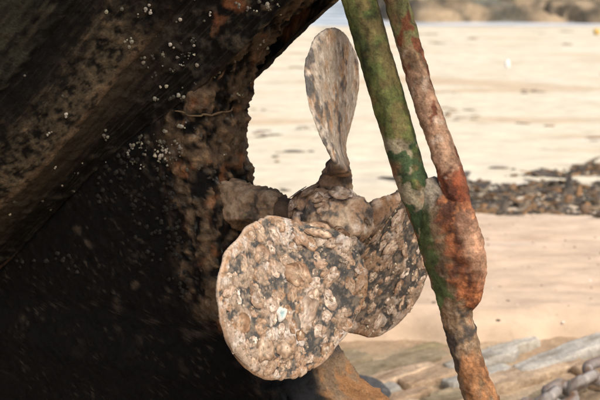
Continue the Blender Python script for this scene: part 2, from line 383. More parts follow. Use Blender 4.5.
for side in (1, -1):
    for k in range(5):
        nv = [60, 70, 50, 30, 30][k] if side == 1 else 14
        tt = np.linspace(0, 1, nv)
        bow = np.sin(tt * math.pi) * .006
        lap = (0, .0035, .008, .010, .010)[k]
        Vs = []
        for t_, b_ in zip(tt, bow):
            off = lap * (1 - t_) + b_                                  # each plank laps over the one below
            Vs.append(np.stack([LS, -side * (WB[k] * (1 - t_ ** (1.0 if k else 1.7)) + WB[k + 1] * t_ ** (1.0 if k else 1.7) + off), ZB[k] * (1 - t_) + ZB[k + 1] * t_ - .3 * off], 1))
        # lower edge turned inwards to give thickness, upper edge tucked under the next plank
        lo = Vs[0].copy(); lo[:, 1] += side * (.030 if k else .012); lo[:, 2] += .002
        Vs = [lo] + Vs
        Vp = np.concatenate(Vs); nvv = len(Vs); Fp = gridf(nvv, len(LS))
        Nn = vnorm(Vp, Fp)
        if (Nn[:, 1] * -side).sum() < 0: Nn = -Nn; Fp = Fp[:, ::-1]
        T = np.repeat(np.concatenate([[0], tt]), len(LS))
        l_ = Vp[:, 0]
        G = Vp * (7, 7, 7); n1 = fbm(G, 4); n2 = fbm(Vp * 48 + 7, 4); n3 = fbm(Vp * (18, 60, 60) + 70, 3)
        s4 = fbm(np.stack([l_ * 7, T * (8, 10, 9, 8, 8)[k], 0 * l_ + k * 3.7], 1), 5, 2.3, .6); s5 = fbm(np.stack([l_ * 16, T * (30, 34, 30, 20, 20)[k], 0 * l_ + k * 5.1], 1), 3)
        Vp = Vp + Nn * (.0045 * n1 + .0035 * n2 + .002 * n3)[:, None]
        c = np.tile(BLK, (len(Vp), 1))
        if k == 0:
            c = mixc(c, (.050, .038, .025), .7 * sst(.35, 1.0, T + .5 * s4) * sst(-.18, -.35, l_)); c = mixc(c, (.04, .034, .026), .35 * sst(.05, .3, s5))
            c = mixc(c, (.040, .036, .028), .8 * sst(.0, .4, n2 + .4 * n1))
            c = mixc(c, (.05, .03, .02), sst(.10, .02, T) * sst(-.15, .25, n1 + .5 * n2) * .7 * sst(-.12, -.3, l_))
            c = mixc(c, (.17, .070, .032), sst(-.30, -.16, l_) * sst(.0, .35, fbm(Vp * 20 + 3, 4) - .55 * ((l_ + .125) / .07) ** 2 - .35 * ((T - .55) / .4) ** 2 + .22 + .35 * n2) * .9)
            c = mixc(c, (.14, .10, .06), sst(-.2, -.05, l_) * sst(.05, .4, n2) * .7)
        if k == 1:
            m_ = sst(.95, .10, T + .35 * n1 + .45 * s4 + .25 * s5) * sst(-.20, -.33, l_ + .06 * n1)
            c = mixc(c, (.075, .060, .040), .95 * m_ * sst(-.25, .25, n2 + .6 * fbm(Vp * 120 + 2, 3) + .12))
            c = mixc(c, (.13, .09, .055), m_ * sst(.15, .45, n2) * .8)
            c = mixc(c, (.10, .065, .04), sst(.10, .03, T) * m_ * .5)
            c = mixc(c, (.006, .006, .006), sst(.12, .3, fbm(Vp * 70 + 21, 3) + .3 * s5) * .8); c = mixc(c, (.05, .042, .03), sst(.1, .3, s5) * .2 * sst(-.1, .2, s4))
            c = mixc(c, (.10, .06, .035), sst(-.28, -.12, l_) * sst(.1, .4, n2) * .6)
        if k >= 2:
            c = mixc(c, (.030, .031, .022), .8 * sst(-.05, .30, s4)); c = mixc(c, (.045, .043, .03), .6 * sst(.08, .3, s5))
            c = mixc(c, (.035, .034, .024), .6 * sst(.1, .4, n3))
        Vp[:, 2] += HZ
        o = mobj('plank', Vp, Fp, M['hull'], boat, c)
        if side == 1: plank_data.append((Vp, Nn, T, l_))
# deck and transom close the hull above
nd = 24
li = np.linspace(0, len(LS) - 1, 60).astype(int)
Vd = np.concatenate([np.stack([LS[li], s_ * WB[5][li] * 1.0, ZB[5][li] + HZ - .02 + .04 * (1 - s_ * s_)], 1) for s_ in np.linspace(-1, 1, nd)])
mobj('deck', Vd, gridf(nd, len(li)), M['hull'], boat, np.tile((.16, .14, .11), (len(Vd), 1)))
ring = [(.452, -WB[k][-1], ZB[k][-1] + HZ) for k in range(6)] + [(.452, WB[k][-1], ZB[k][-1] + HZ) for k in range(5, -1, -1)]
mobj('transom', np.array(ring), [tuple(range(12))], M['hull'], boat, np.tile(BLK, (12, 1)), False)

# stern bearing: faceted boss on the sternpost round the shaft
nu, nv = 70, 96
A = np.linspace(0, 1, nu)
prof_l = np.interp(A, [0, .15, .5, .75, .9, 1], [-.225, -.20, -.165, -.130, -.108, -.106])
prof_r = np.interp(A, [0, .15, .5, .75, .9, 1], [.048, .043, .034, .036, .028, .012])
th = np.linspace(0, 2 * math.pi, nv, endpoint=False)
LL, TT = np.meshgrid(prof_l, th, indexing='ij'); RR = np.repeat(prof_r[:, None], nv, 1)
hexr = 1 / np.cos((TT + .2) % (2 * math.pi / 5) - math.pi / 5) * .86
V = np.stack([LL.ravel(), (RR * hexr * np.cos(TT)).ravel() * .95, (RR * hexr * np.sin(TT)).ravel()], 1)
F = gridf(nu, nv, False, True); Nn = vnorm(V, F)
if (Nn[:, 1] * V[:, 1] + Nn[:, 2] * V[:, 2]).sum() < 0: Nn = -Nn; F = F[:, ::-1]
n1 = fbm(V * 30 + 3, 4); n2 = fbm(V * 90, 3)
V = V + Nn * (.010 * n1 + .006 * n2)[:, None]
c = mixc(np.tile((.19, .125, .078), (len(V), 1)), (.27, .20, .135), sst(0, .4, n1)); c = mixc(c, (.06, .05, .04), sst(-.1, .3, -n1 + .7 * n2) * .9)
c = mixc(c, (.25, .20, .10), sst(.2, .5, n2) * .6)
V[:, 2] += HZ
sb = mobj('stern_bearing', V, F, M['blade'], boat, c)
sb['label'] = 'brown encrusted bearing boss on the sternpost'

# barnacles on the hull: far too many and small to count
def barnacle(bag, p, n, r, c):
    R_ = np.array(frame_from(n, random.uniform(0, 6))); k = 7
    h = r * random.uniform(.7, 1.2); o_ = random.uniform(.38, .5)
    a_ = np.arange(k) * 2 * math.pi / k; e = np.array([random.uniform(.85, 1.15) for _ in range(k)])
    ci = np.stack([np.cos(a_), np.sin(a_), 0 * a_], 1)
    V_ = np.concatenate([ci * r * e[:, None] - (0, 0, r * .2), ci * r * o_ + (0, 0, h), ci * r * o_ * .8 + (0, 0, h * .95), [(0, 0, h * .55)]])
    F_ = [(i, (i + 1) % k, k + (i + 1) % k, k + i) for i in range(k)] + [(k + i, k + (i + 1) % k, 2 * k + (i + 1) % k, 2 * k + i) for i in range(k)] + [(2 * k + i, 2 * k + (i + 1) % k, 3 * k) for i in range(k)]
    C_ = np.tile(c, (3 * k + 1, 1)); C_[-1] = np.array(c) * .2
    bag.add(V_ @ R_.T + np.array(p), F_, C_)
bag = Bag()
def colony(bag, p, n, r, c, lo=0):
    R_ = np.array(frame_from(n))
    for q_ in range(random.choice([1, 1, 2, 3, 5])):
        d_ = np.array([random.gauss(0, 1), random.gauss(0, 1), 0]) * r * (1.5 if q_ else 0)
        f_ = random.uniform(.75, 1.2)
        barnacle(bag, np.array(p) + R_ @ d_, n, r * (1 if q_ == 0 else random.uniform(.4, .95)), tuple(f_ * v_ for v_ in c))
def pale(): 
    v = random.choice([.04, .08, .14, .22, .32]); return (v, v * random.uniform(.88, .96), v * random.uniform(.64, .80))
# on the deadwood / sternpost
Vd = np.array([v.co for v in dw.data.vertices]); Nd = np.array([v.normal for v in dw.data.vertices])
cl = fbm(Vd * 9 + 77, 3); zz_ = Vd[:, 2] - HZ; le_ = np.interp(zz_, zz, lend) - Vd[:, 0]
vis = (Vd[:, 1] < .06)
wgt = np.zeros(len(Vd))
zL2 = np.interp(Vd[:, 0], LS, ZB[0])
near_line = np.exp(-((zz_ - zL2 + .03) / .045) ** 2) * (Vd[:, 0] < -.15)
wgt += 1.6 * near_line * sst(-.1, .3, cl) * sst(-.45, -.33, Vd[:, 0])
wgt += .8 * (le_ < .07) * (zz_ > .02) * sst(-.05, .25, cl + .15 * sst(.1, .25, zz_))
wgt += .25 * (zz_ > .05) * (le_ < .3) * sst(.1, .3, cl)
wgt *= vis * (zz_ < zL2 + .02)
# grid density varies, so weight by local spacing
sp = np.interp(le_, [0, .03, .06, .7, .8], [.3, .3, .8, .8, 5]); wgt *= sp * (Vd[:, 0] > -.9)
idx = RNG.choice(len(Vd), 120, replace=False, p=wgt / wgt.sum())
for i in idx: colony(bag, Vd[i], Nd[i], random.choice([.0014, .0018, .0024, .0028, .0038]), pale())
dim = .5 * (zz_ < zL2) * (zz_ > -.16) * vis * sp * (Vd[:, 0] > -.8) * (le_ > .06) * sst(-.15, .35, fbm(Vd * 7 + 33, 3))
idx = RNG.choice(len(Vd), 150, replace=False, p=dim / dim.sum())
for i in idx:
    v = random.uniform(.003, .016); barnacle(bag, Vd[i], Nd[i], random.uniform(.0025, .0055), (v, v * .85, v * .65))
for k, cnt in ((0, 150), (1, 60)):
    Vp, Nn, T, l_ = plank_data[k]
    w_ = sst(-.1, .3, fbm(Vp * 10 + 40, 3)) * (l_ < .2) * (l_ > -.6) * (T > .04)
    if k == 0: w_ = w_ * (.25 + sst(-.4, -.15, l_) * 1.2)
    else: w_ = w_ * (.3 + sst(-.35, -.15, l_))
    idx = RNG.choice(len(Vp), cnt, replace=False, p=w_ / w_.sum())
    for i in idx: colony(bag, Vp[i], Nn[i], random.choice([.0013, .0017, .0022, .0028, .0038]), pale())
tag(bag.build('barnacles', M['barnacle'], boat), kind='stuff')

# pale dried weed strands slung across the sternpost
def tube(path, rad, nseg=7):
    path = [Vector(p) for p in path]; V_ = []; 
    for i, p in enumerate(path):
        d_ = (path[min(i + 1, len(path) - 1)] - path[max(i - 1, 0)]).normalized(); R_ = d_.to_track_quat('Z', 'Y').to_matrix()
        r = rad(i / (len(path) - 1)) if callable(rad) else rad
        V_ += [p + R_ @ Vector((r * math.cos(a_), r * math.sin(a_), 0)) for a_ in np.arange(nseg) * 2 * math.pi / nseg]
    F_ = gridf(len(path), nseg, False, True).tolist() + [list(range(nseg))[::-1], [len(V_) - nseg + i for i in range(nseg)]]
    return np.array([tuple(v) for v in V_]), F_
for k, (dz, s0, rad_) in enumerate(((.160, -.265, .0016),)):
    pts = []; le = float(np.interp(dz, zz, lend))
    for i in range(40):
        t_ = i / 39; s_ = s0 + t_ * (le - s0 + .085)
        zz1 = HZ + dz + .0015 * math.sin(i * .55 + k) + .008 * k * (t_ - .5) - .006 * math.sin(t_ * 3.1)
        if s_ < le - .012: p = (s_, -.0765 - .002 * math.sin(i * .9), zz1)
        else: p = (le + .002 + .003 * math.sin(i * .8), -.0745 + (s_ - le + .012), zz1)
        pts.append(p)
    Vt, Ft = tube(pts, lambda t_: rad_ * (1 - .75 * abs(2 * t_ - 1)) * (.8 + .3 * math.sin(t_ * 23)) + .0006)
    mobj('weed_strand', Vt, Ft, M['hull'], boat, np.tile((.12, .085, .05), (len(Vt), 1)))

# ================================================================== PROPELLER
prop = empty('propeller', (0, 0, HZ), ROT)
tag(prop, 'three-bladed bronze propeller thickly encrusted with shells at the boat stern', 'propeller')
R = 0.297; K = 0.177 * R
def blade_c(r):
    u = (r - .57 * R) / (.435 * R)
    disc = .49 * R * np.clip(1 - np.abs(u) ** 2.2, 0, 1) ** .5
    disc = np.where(r < .6 * R, disc * 1.0, disc)
    neck = .078 * R + .07 * R * sst(.26 * R, .10 * R, r)
    return np.where(r < .62 * R, np.maximum(disc, neck), disc)
def blade_dirs(k):
    phi = 2 * math.pi / 3 * k
    # radial up turns towards the near side (-y) for k = 1
    er = np.array([0, -math.sin(phi), math.cos(phi)]); et = np.array([0, -math.cos(phi), -math.sin(phi)])
    return er, et, np.array([1.0, 0, 0])
QS = (0.0, .030, -.015); CS = (.96, .86, .97); RS = (1.0, 1.04, 1.12)       # the blades are worn unequally
def blade_point(k, r, q):
    q = q + (QS[k] + (.27, -.14, 0)[k] * (r / R - .57)) * R; r = r * RS[k]
    er, et, ax = blade_dirs(k)
    b_ = np.minimum(np.arctan2(K, r), math.radians(46))
    P_ = r[:, None] * er + q[:, None] * (np.cos(b_)[:, None] * et + np.sin(b_)[:, None] * ax)
    P_ = P_ + ((q / R) ** 2 * .02)[:, None] * ax * -1                        # slight cup
    n_ = np.cos(b_)[:, None] * ax - np.sin(b_)[:, None] * et
    return P_, n_
NR, NV = 190, 150
ub = np.linspace(0, 1, NR); rr = .10 * R + (.9 * R + .105 * R) * (np.sin(ub * math.pi / 2) * .35 + ub * .65) ; rr = np.minimum(rr, .57 * R + .435 * R * .996); rr = np.linspace(.10 * R, rr.max(), NR); rr[-1] += .0008
blade_objs = []
blade_surf = []
for k in range(3):
    v = np.linspace(-1, 1, NV); v = np.sin(v * math.pi / 2) * .35 + v * .65
    cc = blade_c(rr) * CS[k]
    if k == 0: cc = np.maximum(.435 * R * np.clip(1 - np.abs((rr - .615 * R) / (.392 * R)) ** 2.0, 0, 1) ** .5, .058 * R + .05 * R * sst(.2 * R, .1 * R, rr))
    cc = np.maximum(cc, .0015)
    ripple = lambda th_: 1 + .02 * np.sin(th_ * 5 + k) + .012 * np.sin(th_ * 13 + 2 * k)
    rows = []
    allr = []; allv = []; sd_ = []
    for face in (1, -1):
        vv = v if face == 1 else v[::-1][1:-1]
        Rg, Vg = np.meshgrid(rr, vv, indexing='ij'); allr.append(Rg); allv.append(Vg); sd_.append(np.full_like(Rg, face))
    Rg = np.concatenate(allr, 1); Vg = np.concatenate(allv, 1); Sg = np.concatenate(sd_, 1); nloop = Rg.shape[1]
    Cg = np.repeat(cc[:, None], nloop, 1)
    ang = np.arctan2(Rg - .6 * R, Vg * Cg)
    Qg = Vg * Cg * ripple(ang)
    P0, n0 = blade_point(k, Rg.ravel(), Qg.ravel())
    thick = (.0045 + .024 * sst(.40 * R, .12 * R, Rg)) * np.clip(1 - np.abs(Vg) ** 6, 0, 1) ** .5 
    thick[-1] = 0; thick[-2] *= .7
    V = P0 + n0 * (Sg * thick).ravel()[:, None]
    F = gridf(NR, nloop, False, True)
    Nn = vnorm(V, F)
    if (Nn * n0 * Sg.ravel()[:, None]).sum() < 0: Nn = -Nn; F = F[:, ::-1]
    S_ = np.stack([Rg.ravel(), Qg.ravel(), Sg.ravel() * .05], 1) + (k * .73, k * .31, 0)      # blade-plane coordinates
    if k == 0:
        n1 = fbm(S_ * (20, 42, 10), 4); n2 = fbm(S_ * 70 + 5, 4); n3 = fbm(S_ * (60, 130, 30), 3); n4 = fbm(S_ * 18 + 3, 3)
        hgt = .0022 * n1 + .0022 * n2 + .0010 * n3
        c = mixc(np.tile((.34, .285, .225), (len(V), 1)), (.36, .23, .135), sst(-.1, .25, n1 + .3 * n4))
        c = mixc(c, (.52, .46, .39), sst(.0, .35, n3 + .25 * sst(.8, 1, np.abs(Vg.ravel()))) * .8)
        c = mixc(c, (.075, .075, .075), sst(.08, .34, n2 * .6 + n1 * .5 + .16 * sst(.2, .95, Vg.ravel()) ) * .85)
        c = mixc(c, (.10, .10, .095), sst(.10, .32, fbm(S_ * (12, 30, 10) + 19, 3) + .12 * sst(.0, .9, Vg.ravel())) * .7)
    else:
        w1 = fbm(S_ * 22 + 40, 3) * .35
        n1 = fbm(S_ * 32, 5); n2 = fbm(S_ * 110 + 5, 4); n4 = fbm(S_ * 11 + 3, 3)
        f1, f2, cid = worley((S_ + np.stack([w1, w1, 0 * w1], 1) * .03) * 52)
        g1, g2, gid = worley(S_ * 130 + 9)
        cov = sst(-.04, .04, n1 + .2 * n4 - .03 - .20 * sst(.10, .0, f2 - f1) + .2 * sst(.80, 1.0, np.abs(Vg.ravel())) + .2 * sst(.9 * R, R, Rg.ravel()))
        lump = cov * (1 - sst(.25, .5, f1)) * (cid > .5)
        hgt = .0014 * cov + .0010 * lump + .0008 * n2 + .0006 * (1 - g1) * cov
        c = np.tile((.060, .060, .058), (len(V), 1))
        c = mixc(c, (.17, .14, .11), sst(-.1, .3, n2)); c = mixc(c, (.26, .20, .15), sst(.15, .4, fbm(S_ * 170 + 3, 3)) * .8)
        tanc = mixc(np.tile((.33, .205, .122), (len(V), 1)), (.32, .245, .182), sst(-.25, .25, n4 + .4 * n1))
        tanc = mixc(tanc, (.17, .115, .075), sst(.05, .4, fbm(S_ * 60 + 27, 3)) * .8)
        tanc = mixc(tanc, (.40, .20, .085), sst(.82, 1.0, np.abs(Vg.ravel())) * .45)
        c = mixc(c, tanc, cov)
        pale_ = sst(.10, .20, fbm(S_ * 30 + 88, 4) + .12 * n2) * cov
        c = mixc(c, mixc(np.tile((.48, .43, .38), (len(V), 1)), (.38, .295, .23), sst(.0, .35, n2 + .3 * n1)), pale_ * .9)
        c = mixc(c, (.55, .46, .37), lump * (cid > .62) * .7)
        c = mixc(c, (.055, .055, .05), (g2 - g1 < .10) * .35 * cov)
    if k == 0:
        root = sst(.36 * R, .24 * R, Rg.ravel()); g1, g2, gid = worley(V * 48)
        hgt = hgt + root * (.006 * fbm(V * 60, 4) + .0025 * (1 - sst(.15, .6, g1)))
        c = mixc(c, mixc(np.tile((.23, .145, .09), (len(V), 1)), (.34, .26, .18), (gid > .55) * (1 - sst(.2, .5, g1))), root * .95)
        c = mixc(c, (.05, .045, .04), root * sst(.4, .65, g1) * .8)
    V = V + Nn * hgt[:, None]
    if k == 2: c = mixc(c, c * (.62, .58, .55), .55 + .45 * sst(-.1, .25, n4))  # shade on the far blade put into its colour: darker, browner crust
    if k == 1: c = mixc(c, (.46, .36, .27), sst(.965, .99, np.abs(Vg.ravel())) * .7)
    V = V + n0 * (.0045 * fbm(S_ * (6, 6, 0) + k, 2))[:, None]
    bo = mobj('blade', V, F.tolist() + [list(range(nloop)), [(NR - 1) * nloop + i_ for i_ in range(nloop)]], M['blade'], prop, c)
    bo['label'] = ['upright blade seen almost edge-on, smoother with streaks', 'round near blade covered with pale shells', 'far lower blade partly behind the forked post'][k]
    blade_objs.append(bo)
    fr = (Sg.ravel() > 0); blade_surf.append((V[fr], vnorm(V, F)[fr], Rg.ravel()[fr], Qg.ravel()[fr]))
    if (blade_surf[-1][1] * n0[fr]).sum() < 0: blade_surf[-1] = (V[fr], -blade_surf[-1][1], Rg.ravel()[fr], Qg.ravel()[fr])

# shells: flat irregular oysters and saddle shells, each a piece of its blade
def shell_mesh(seed):
    rg = random.Random(seed); ns, rings = 26, 8
    kind = (seed % 10) / 10; off = rg.uniform(0, 90); amp = rg.uniform(.15, .55)
    V_ = [(0, 0, .2)]; C_ = [(.54, .46, .37)]
    for j in range(1, rings + 1):
        t_ = j / rings
        for i in range(ns):
            a_ = i * 2 * math.pi / ns; ca, sa = math.cos(a_), math.sin(a_)
            e = 1 + amp * mnoise.noise(Vector((ca * 1.1 + off, sa * 1.1, t_ * .4))) + .13 * mnoise.noise(Vector((ca * 3 + off, sa * 3, 5)))
            x_, y_ = t_ * e * ca, t_ * e * sa
            nz1 = mnoise.noise(Vector((x_ * 1.6 + off, y_ * 1.6, 1))); nz2 = mnoise.noise(Vector((x_ * 5 + off, y_ * 5, 2)))
            if kind < .4: h = .12 * (1 - t_ ** 4) + .02                                     # low mound
            elif kind < .72: h = .085 + .05 * nz1                                              # flat scab
            else: h = .05 + .12 * math.exp(-((t_ - .76) / .17) ** 2)                          # shell with a raised lip
            h += .05 * nz1 + .05 * nz2 + .018 * math.sin(j * 2.4 + nz1 * 4)
            h = h * (1 - t_ ** 4) - (.10 if t_ > .99 else 0)
            V_.append((x_, y_, h))
            s_ = .96 + .4 * nz1 + .75 * nz2 - .05 * (j % 2)
            s_ *= .55 if t_ > .99 else (.85 if t_ > .86 else 1)
            if kind >= .72 and t_ < .5: s_ *= .75
            w_ = max(0, min(1, .95 + 1.0 * nz1 - .9 * t_))
            C_.append(tuple(s_ * (p_ * w_ + q_ * (1 - w_)) for p_, q_ in zip((.50, .46, .42), (.36, .275, .22))))
    F_ = [(0, 1 + i, 1 + (i + 1) % ns) for i in range(ns)]
    for j in range(rings - 1):
        F_ += [(1 + j * ns + i, 1 + (j + 1) * ns + i, 1 + (j + 1) * ns + (i + 1) % ns, 1 + j * ns + (i + 1) % ns) for i in range(ns)]
    return mesh('shell', np.array(V_), F_, M['shell'], np.array(C_))
def on_blade(k, r_, q_):
    V_, N_b, R_b, Q_b = blade_surf[k]; i = int(np.argmin((R_b - r_) ** 2 + (Q_b - q_) ** 2))
    near = (R_b - r_) ** 2 + (Q_b - q_) ** 2 < .006 ** 2
    n_ = N_b[near].sum(0); n_ = n_ / np.linalg.norm(n_)
    p_ = V_[near]; return V_[i] + n_ * (np.median((p_ - V_[i]) @ n_)), n_
SHELLS = [shell_mesh(s_) for s_ in range(24)]
def put_shell(parent, p, n, r, rg, idx=None, flat=1.0):
    o = obj('shell', SHELLS[rg.randrange(len(SHELLS)) if idx is None else idx], parent)
    Rm = frame_from(n, rg.uniform(0, 6.28)).to_4x4()
    o.matrix_local = Matrix.Translation(Vector(p)) @ Rm @ Matrix.Diagonal((r * rg.uniform(.8, 1.4), r * rg.uniform(.75, 1.1), min(r, .012) * flat * rg.uniform(.12, .30), 1))
    return o
for k in (1, 2):
    rg = random.Random(100 + k); placed = []
    radii = [.023] * 5 + [.0175] * 12 + [.0135] * 18 + [.0105] * 18 + [.0080] * 16 + [.0058] * 10
    if k == 2: radii = [.020] * 5 + [.0160] * 9 + [.012] * 18 + [.009] * 20 + [.0065] * 16
    for rad in radii:
        for _try in range(60):
            r_ = rg.uniform(.16 * R, 1.0 * R); v_ = rg.uniform(-1, 1)
            c_ = CS[k] * float(blade_c(np.array([r_]))[0]); q_ = v_ * c_
            if abs(q_) > c_ - rad * 1.2 or r_ > R - rad * 1.25: continue
            if fbm(np.array([[r_ * 13, q_ * 13, k * 3.1]]), 2)[0] < -.22 and rad > .008: continue
            if all((r_ - a_) ** 2 + (q_ - b_) ** 2 > ((rad + d_) * .80) ** 2 for a_, b_, d_ in placed):
                placed.append((r_, q_, rad)); break
        else: continue
        p, n = on_blade(k, r_, q_)
        put_shell(blade_objs[k], p - n * .0001, n, rad, rg)
    # small worm tubes and spat between them, too many to count
    bag = Bag()
    for _ in range(170):
        r_ = rg.uniform(.16 * R, .985 * R); c_ = CS[k] * float(blade_c(np.array([r_]))[0]); q_ = rg.uniform(-.96, .96) * c_
        p, n = on_blade(k, r_, q_); th_ = .0005
        v_ = rg.uniform(.16, .46); barnacle(bag, p + n * (th_ - .001), n, rg.uniform(.0014, .0030), (v_, v_ * .82, v_ * .6))
    tag(bag.build('small_barnacles', M['barnacle'], blade_objs[k]), kind='stuff')
# bluish white bare scar on the near blade
p, n = on_blade(1, .66 * R, .04 * R); p, n = [p], [n]
ns = 20; V_ = [(0, 0, .0006)]; C_ = [(.22, .34, .37)]
for j in (1, 2, 3, 4):
    for i in range(ns):
        a_ = i * 2 * math.pi / ns; e = (1 + .16 * math.sin(3 * a_ + 1) + .10 * math.sin(5 * a_)) * .0125 * j / 4
        V_.append((e * math.cos(a_), e * math.sin(a_), [.0012, .0020, .0014, -.003][j - 1])); C_.append([(.30, .40, .41), (.50, .53, .50), (.55, .53, .48), (.42, .36, .29)][j - 1])
F_ = [(0, 1 + i, 1 + (i + 1) % ns) for i in range(ns)]
for j in range(3): F_ += [(1 + j * ns + i, 1 + (j + 1) * ns + i, 1 + (j + 1) * ns + (i + 1) % ns, 1 + j * ns + (i + 1) % ns) for i in range(ns)]
o = mobj('shell_scar', np.array(V_), F_, M['barnacle'], blade_objs[1], np.array(C_)); o['label'] = 'bluish white bare scar'
o.matrix_local = Matrix.Translation(Vector(p[0] + n[0] * .0006)) @ frame_from(n[0]).to_4x4()

# hub
nu, nv = 130, 120
A = np.linspace(0, 1, nu)
pl = np.interp(A, [0, .04, .2, .5, .75, .88, .96, 1], [-.076, -.074, -.062, -.03, .012, .038, .051, .053])
pr = np.interp(A, [0, .04, .2, .5, .75, .88, .96, 1], [.004, .032, .039, .044, .043, .037, .022, .003])
pr = np.convolve(np.pad(pr, 5, mode='edge'), np.ones(11) / 11, 'valid'); pr[0] = .003; pr[-1] = .003
th = np.linspace(0, 2 * math.pi, nv, endpoint=False)
LL, TT = np.meshgrid(pl, th, indexing='ij'); RR = np.repeat(pr[:, None], nv, 1)
V = np.stack([LL.ravel(), (RR * np.cos(TT)).ravel(), (RR * np.sin(TT)).ravel()], 1); F = gridf(nu, nv, False, True)
Nn = vnorm(V, F)
if (Nn[:, 1] * V[:, 1] + Nn[:, 2] * V[:, 2]).sum() < 0: Nn = -Nn; F = F[:, ::-1]
n1 = fbm(V * 26 + 3, 4); n2 = fbm(V * 100, 4); f1, f2, cid = worley(V * 42); n4 = fbm(V * 14 + 9, 3)
V = V + Nn * (.013 * n1 + .004 * n2 + .0025 * (1 - sst(.2, .6, f1)))[:, None]
c = mixc(np.tile((.31, .20, .125), (len(V), 1)), (.40, .31, .22), sst(-.2, .25, n4 + .3 * n2)); c = mixc(c, (.07, .065, .06), sst(.02, .3, f1 - .55 + n2 * .5) * .9)
c = mixc(c, (.52, .44, .36), (cid > .45) * (1 - sst(.25, .45, f1)) * .85)
c = mixc(c, (.055, .052, .05), sst(.08, .3, fbm(V * 40 + 12, 4)) * .85)
hub = mobj('hub', V, F.tolist() + [list(range(nv)), [(nu - 1) * nv + i_ for i_ in range(nv)][::-1]], M['blade'], prop, c)
rg = random.Random(5)
Vh = V; hN = Nn
for i in rg.sample(range(len(Vh)), 800)[:400]:
    if len(hub.children) >= 34: break
    if hN[i][1] > .3 or abs(hN[i][0]) > .6: continue
    if all((Vector(Vh[i]) - ch.matrix_local.translation).length > .019 for ch in hub.children): put_shell(hub, Vh[i] + hN[i] * .001, hN[i], rg.choice([.018, .013, .010, .0145]), rg)
Vt, Ft = tube([(-.22, 0, 0), (-.18, 0, 0), (-.13, 0, 0), (-.08, 0, 0), (-.02, 0, 0)], .022, 24)
nn = fbm(Vt * 30, 3); Vt[:, 1:] *= (1 + .15 * nn)[:, None]
mobj('shaft', Vt, Ft, M['blade'], prop, mixc(np.tile((.05, .035, .025), (len(Vt), 1)), (.11, .075, .05), sst(-.2, .3, nn)))

# ================================================================== FORKED POST (steel pipes behind the propeller)
post = empty('forked_post', (0, 0, 0), ROT)
tag(post, 'forked rusty steel post, two green algae pipes joining into one, aft of the propeller', 'post')
W0 = .018                                   # just to the near side of the centreline
def loft(name, secs, nseg, sub, colfn, rough=(.004, .002), pw=2.0):
    """secs: rows of (x, z, rx, ry, yoff); section lies across the axis, flattened ellipse"""
    secs = np.array(secs, float); s = np.linspace(0, 1, len(secs)); ss = np.linspace(0, 1, sub)
    T_ = np.stack([np.interp(ss, s, secs[:, j]) for j in range(5)], 1)
    kk_ = max(3, sub // 18) | 1
    T_ = np.stack([np.convolve(np.pad(T_[:, j], kk_ // 2, mode='reflect', reflect_type='odd'), np.ones(kk_) / kk_, 'valid') for j in range(5)], 1)
    tx = np.gradient(T_[:, 0]); tz = np.gradient(T_[:, 1]); ln = np.hypot(tx, tz); nx_, nz_ = -tz / ln, tx / ln      # in-plane normal
    th_ = np.linspace(0, 2 * math.pi, nseg, endpoint=False); ct = np.cos(th_); st = np.sin(th_)
    V_ = np.stack([T_[:, 0:1] + nx_[:, None] * T_[:, 2:3] * ct, T_[:, 4:5] + T_[:, 3:4] * st, T_[:, 1:2] + nz_[:, None] * T_[:, 2:3] * ct], -1).reshape(-1, 3)
    F_ = gridf(sub, nseg, False, True); N2 = vnorm(V_, F_)
    cen = np.repeat(np.stack([T_[:, 0], T_[:, 4], T_[:, 1]], 1), nseg, 0)
    if (N2 * (V_ - cen)).sum() < 0: N2 = -N2; F_ = F_[:, ::-1]
    n1 = fbm(V_ * 22 + 13, 4); n2 = fbm(V_ * 75 + 1, 2)
    wv = np.stack([fbm(V_ * 26 + 5, 2), fbm(V_ * 26 + 25, 2), fbm(V_ * 26 + 45, 2)], 1) * .02
    fib = fbm((V_ + wv + np.outer(V_[:, 2], (.34, 0, 0))) * (75, 75, 13) + 3, 3)
    V_ = V_ + N2 * (rough[0] * n1 + rough[1] * n2 + rough[1] * .9 * fib)[:, None]
    c_ = colfn(V_, n1, n2, np.tile(ct, sub), np.tile(st, sub))
    c_ = mixc(c_, c_ * .42, sst(.10, .32, fib) * .8); c_ = mixc(c_, c_ * 1.55, sst(.08, .30, -fib) * .8)
    F_ = F_.tolist() + [list(range(nseg)), [(sub - 1) * nseg + i for i in range(nseg)][::-1]]
    V_ = V_.copy(); V_[:, 2] += HZ
    return mobj(name, V_, F_, M['post'], post, c_)
GRN = (.068, .086, .026); GRN2 = (.120, .134, .044); DGRN = (.026, .032, .014)
RUST = (.13, .040, .018); ORG = (.28, .13, .055); PINK = (.29, .18, .115); TANP = (.22, .155, .10)
def col_left(V_, n1, n2, ct, st):
    c_ = mixc(np.tile(GRN, (len(V_), 1)), GRN2, sst(-.1, .35, n1 + .4 * n2))
    c_ = mixc(c_, DGRN, sst(.1, .4, -n1 + .5 * n2) * .8)
    c_ = mixc(c_, (.13, .085, .04), sst(.05, .4, fbm(V_ * 30 + 9, 3) + .25 * (ct > .3) ) * .6)
    z_ = V_[:, 2] + .012 * n1 + .15 * (V_[:, 0] - .12)
    p_ = sst(.145, .138, z_) * (sst(-.14, -.06, fbm(V_ * 28 + 3, 3)))
    c_ = mixc(c_, (.24, .205, .14), p_ * .85)
    c_ = mixc(c_, (.04, .065, .028), sst(.145, .135, z_) * sst(.04, .09, fbm(V_ * 24 + 61, 3)))
    c_ = mixc(c_, (.25, .12, .065), sst(.115, .09, z_) * sst(.0, .25, fbm(V_ * 30 + 16, 3) - .15 * ct) * .8)
    return c_
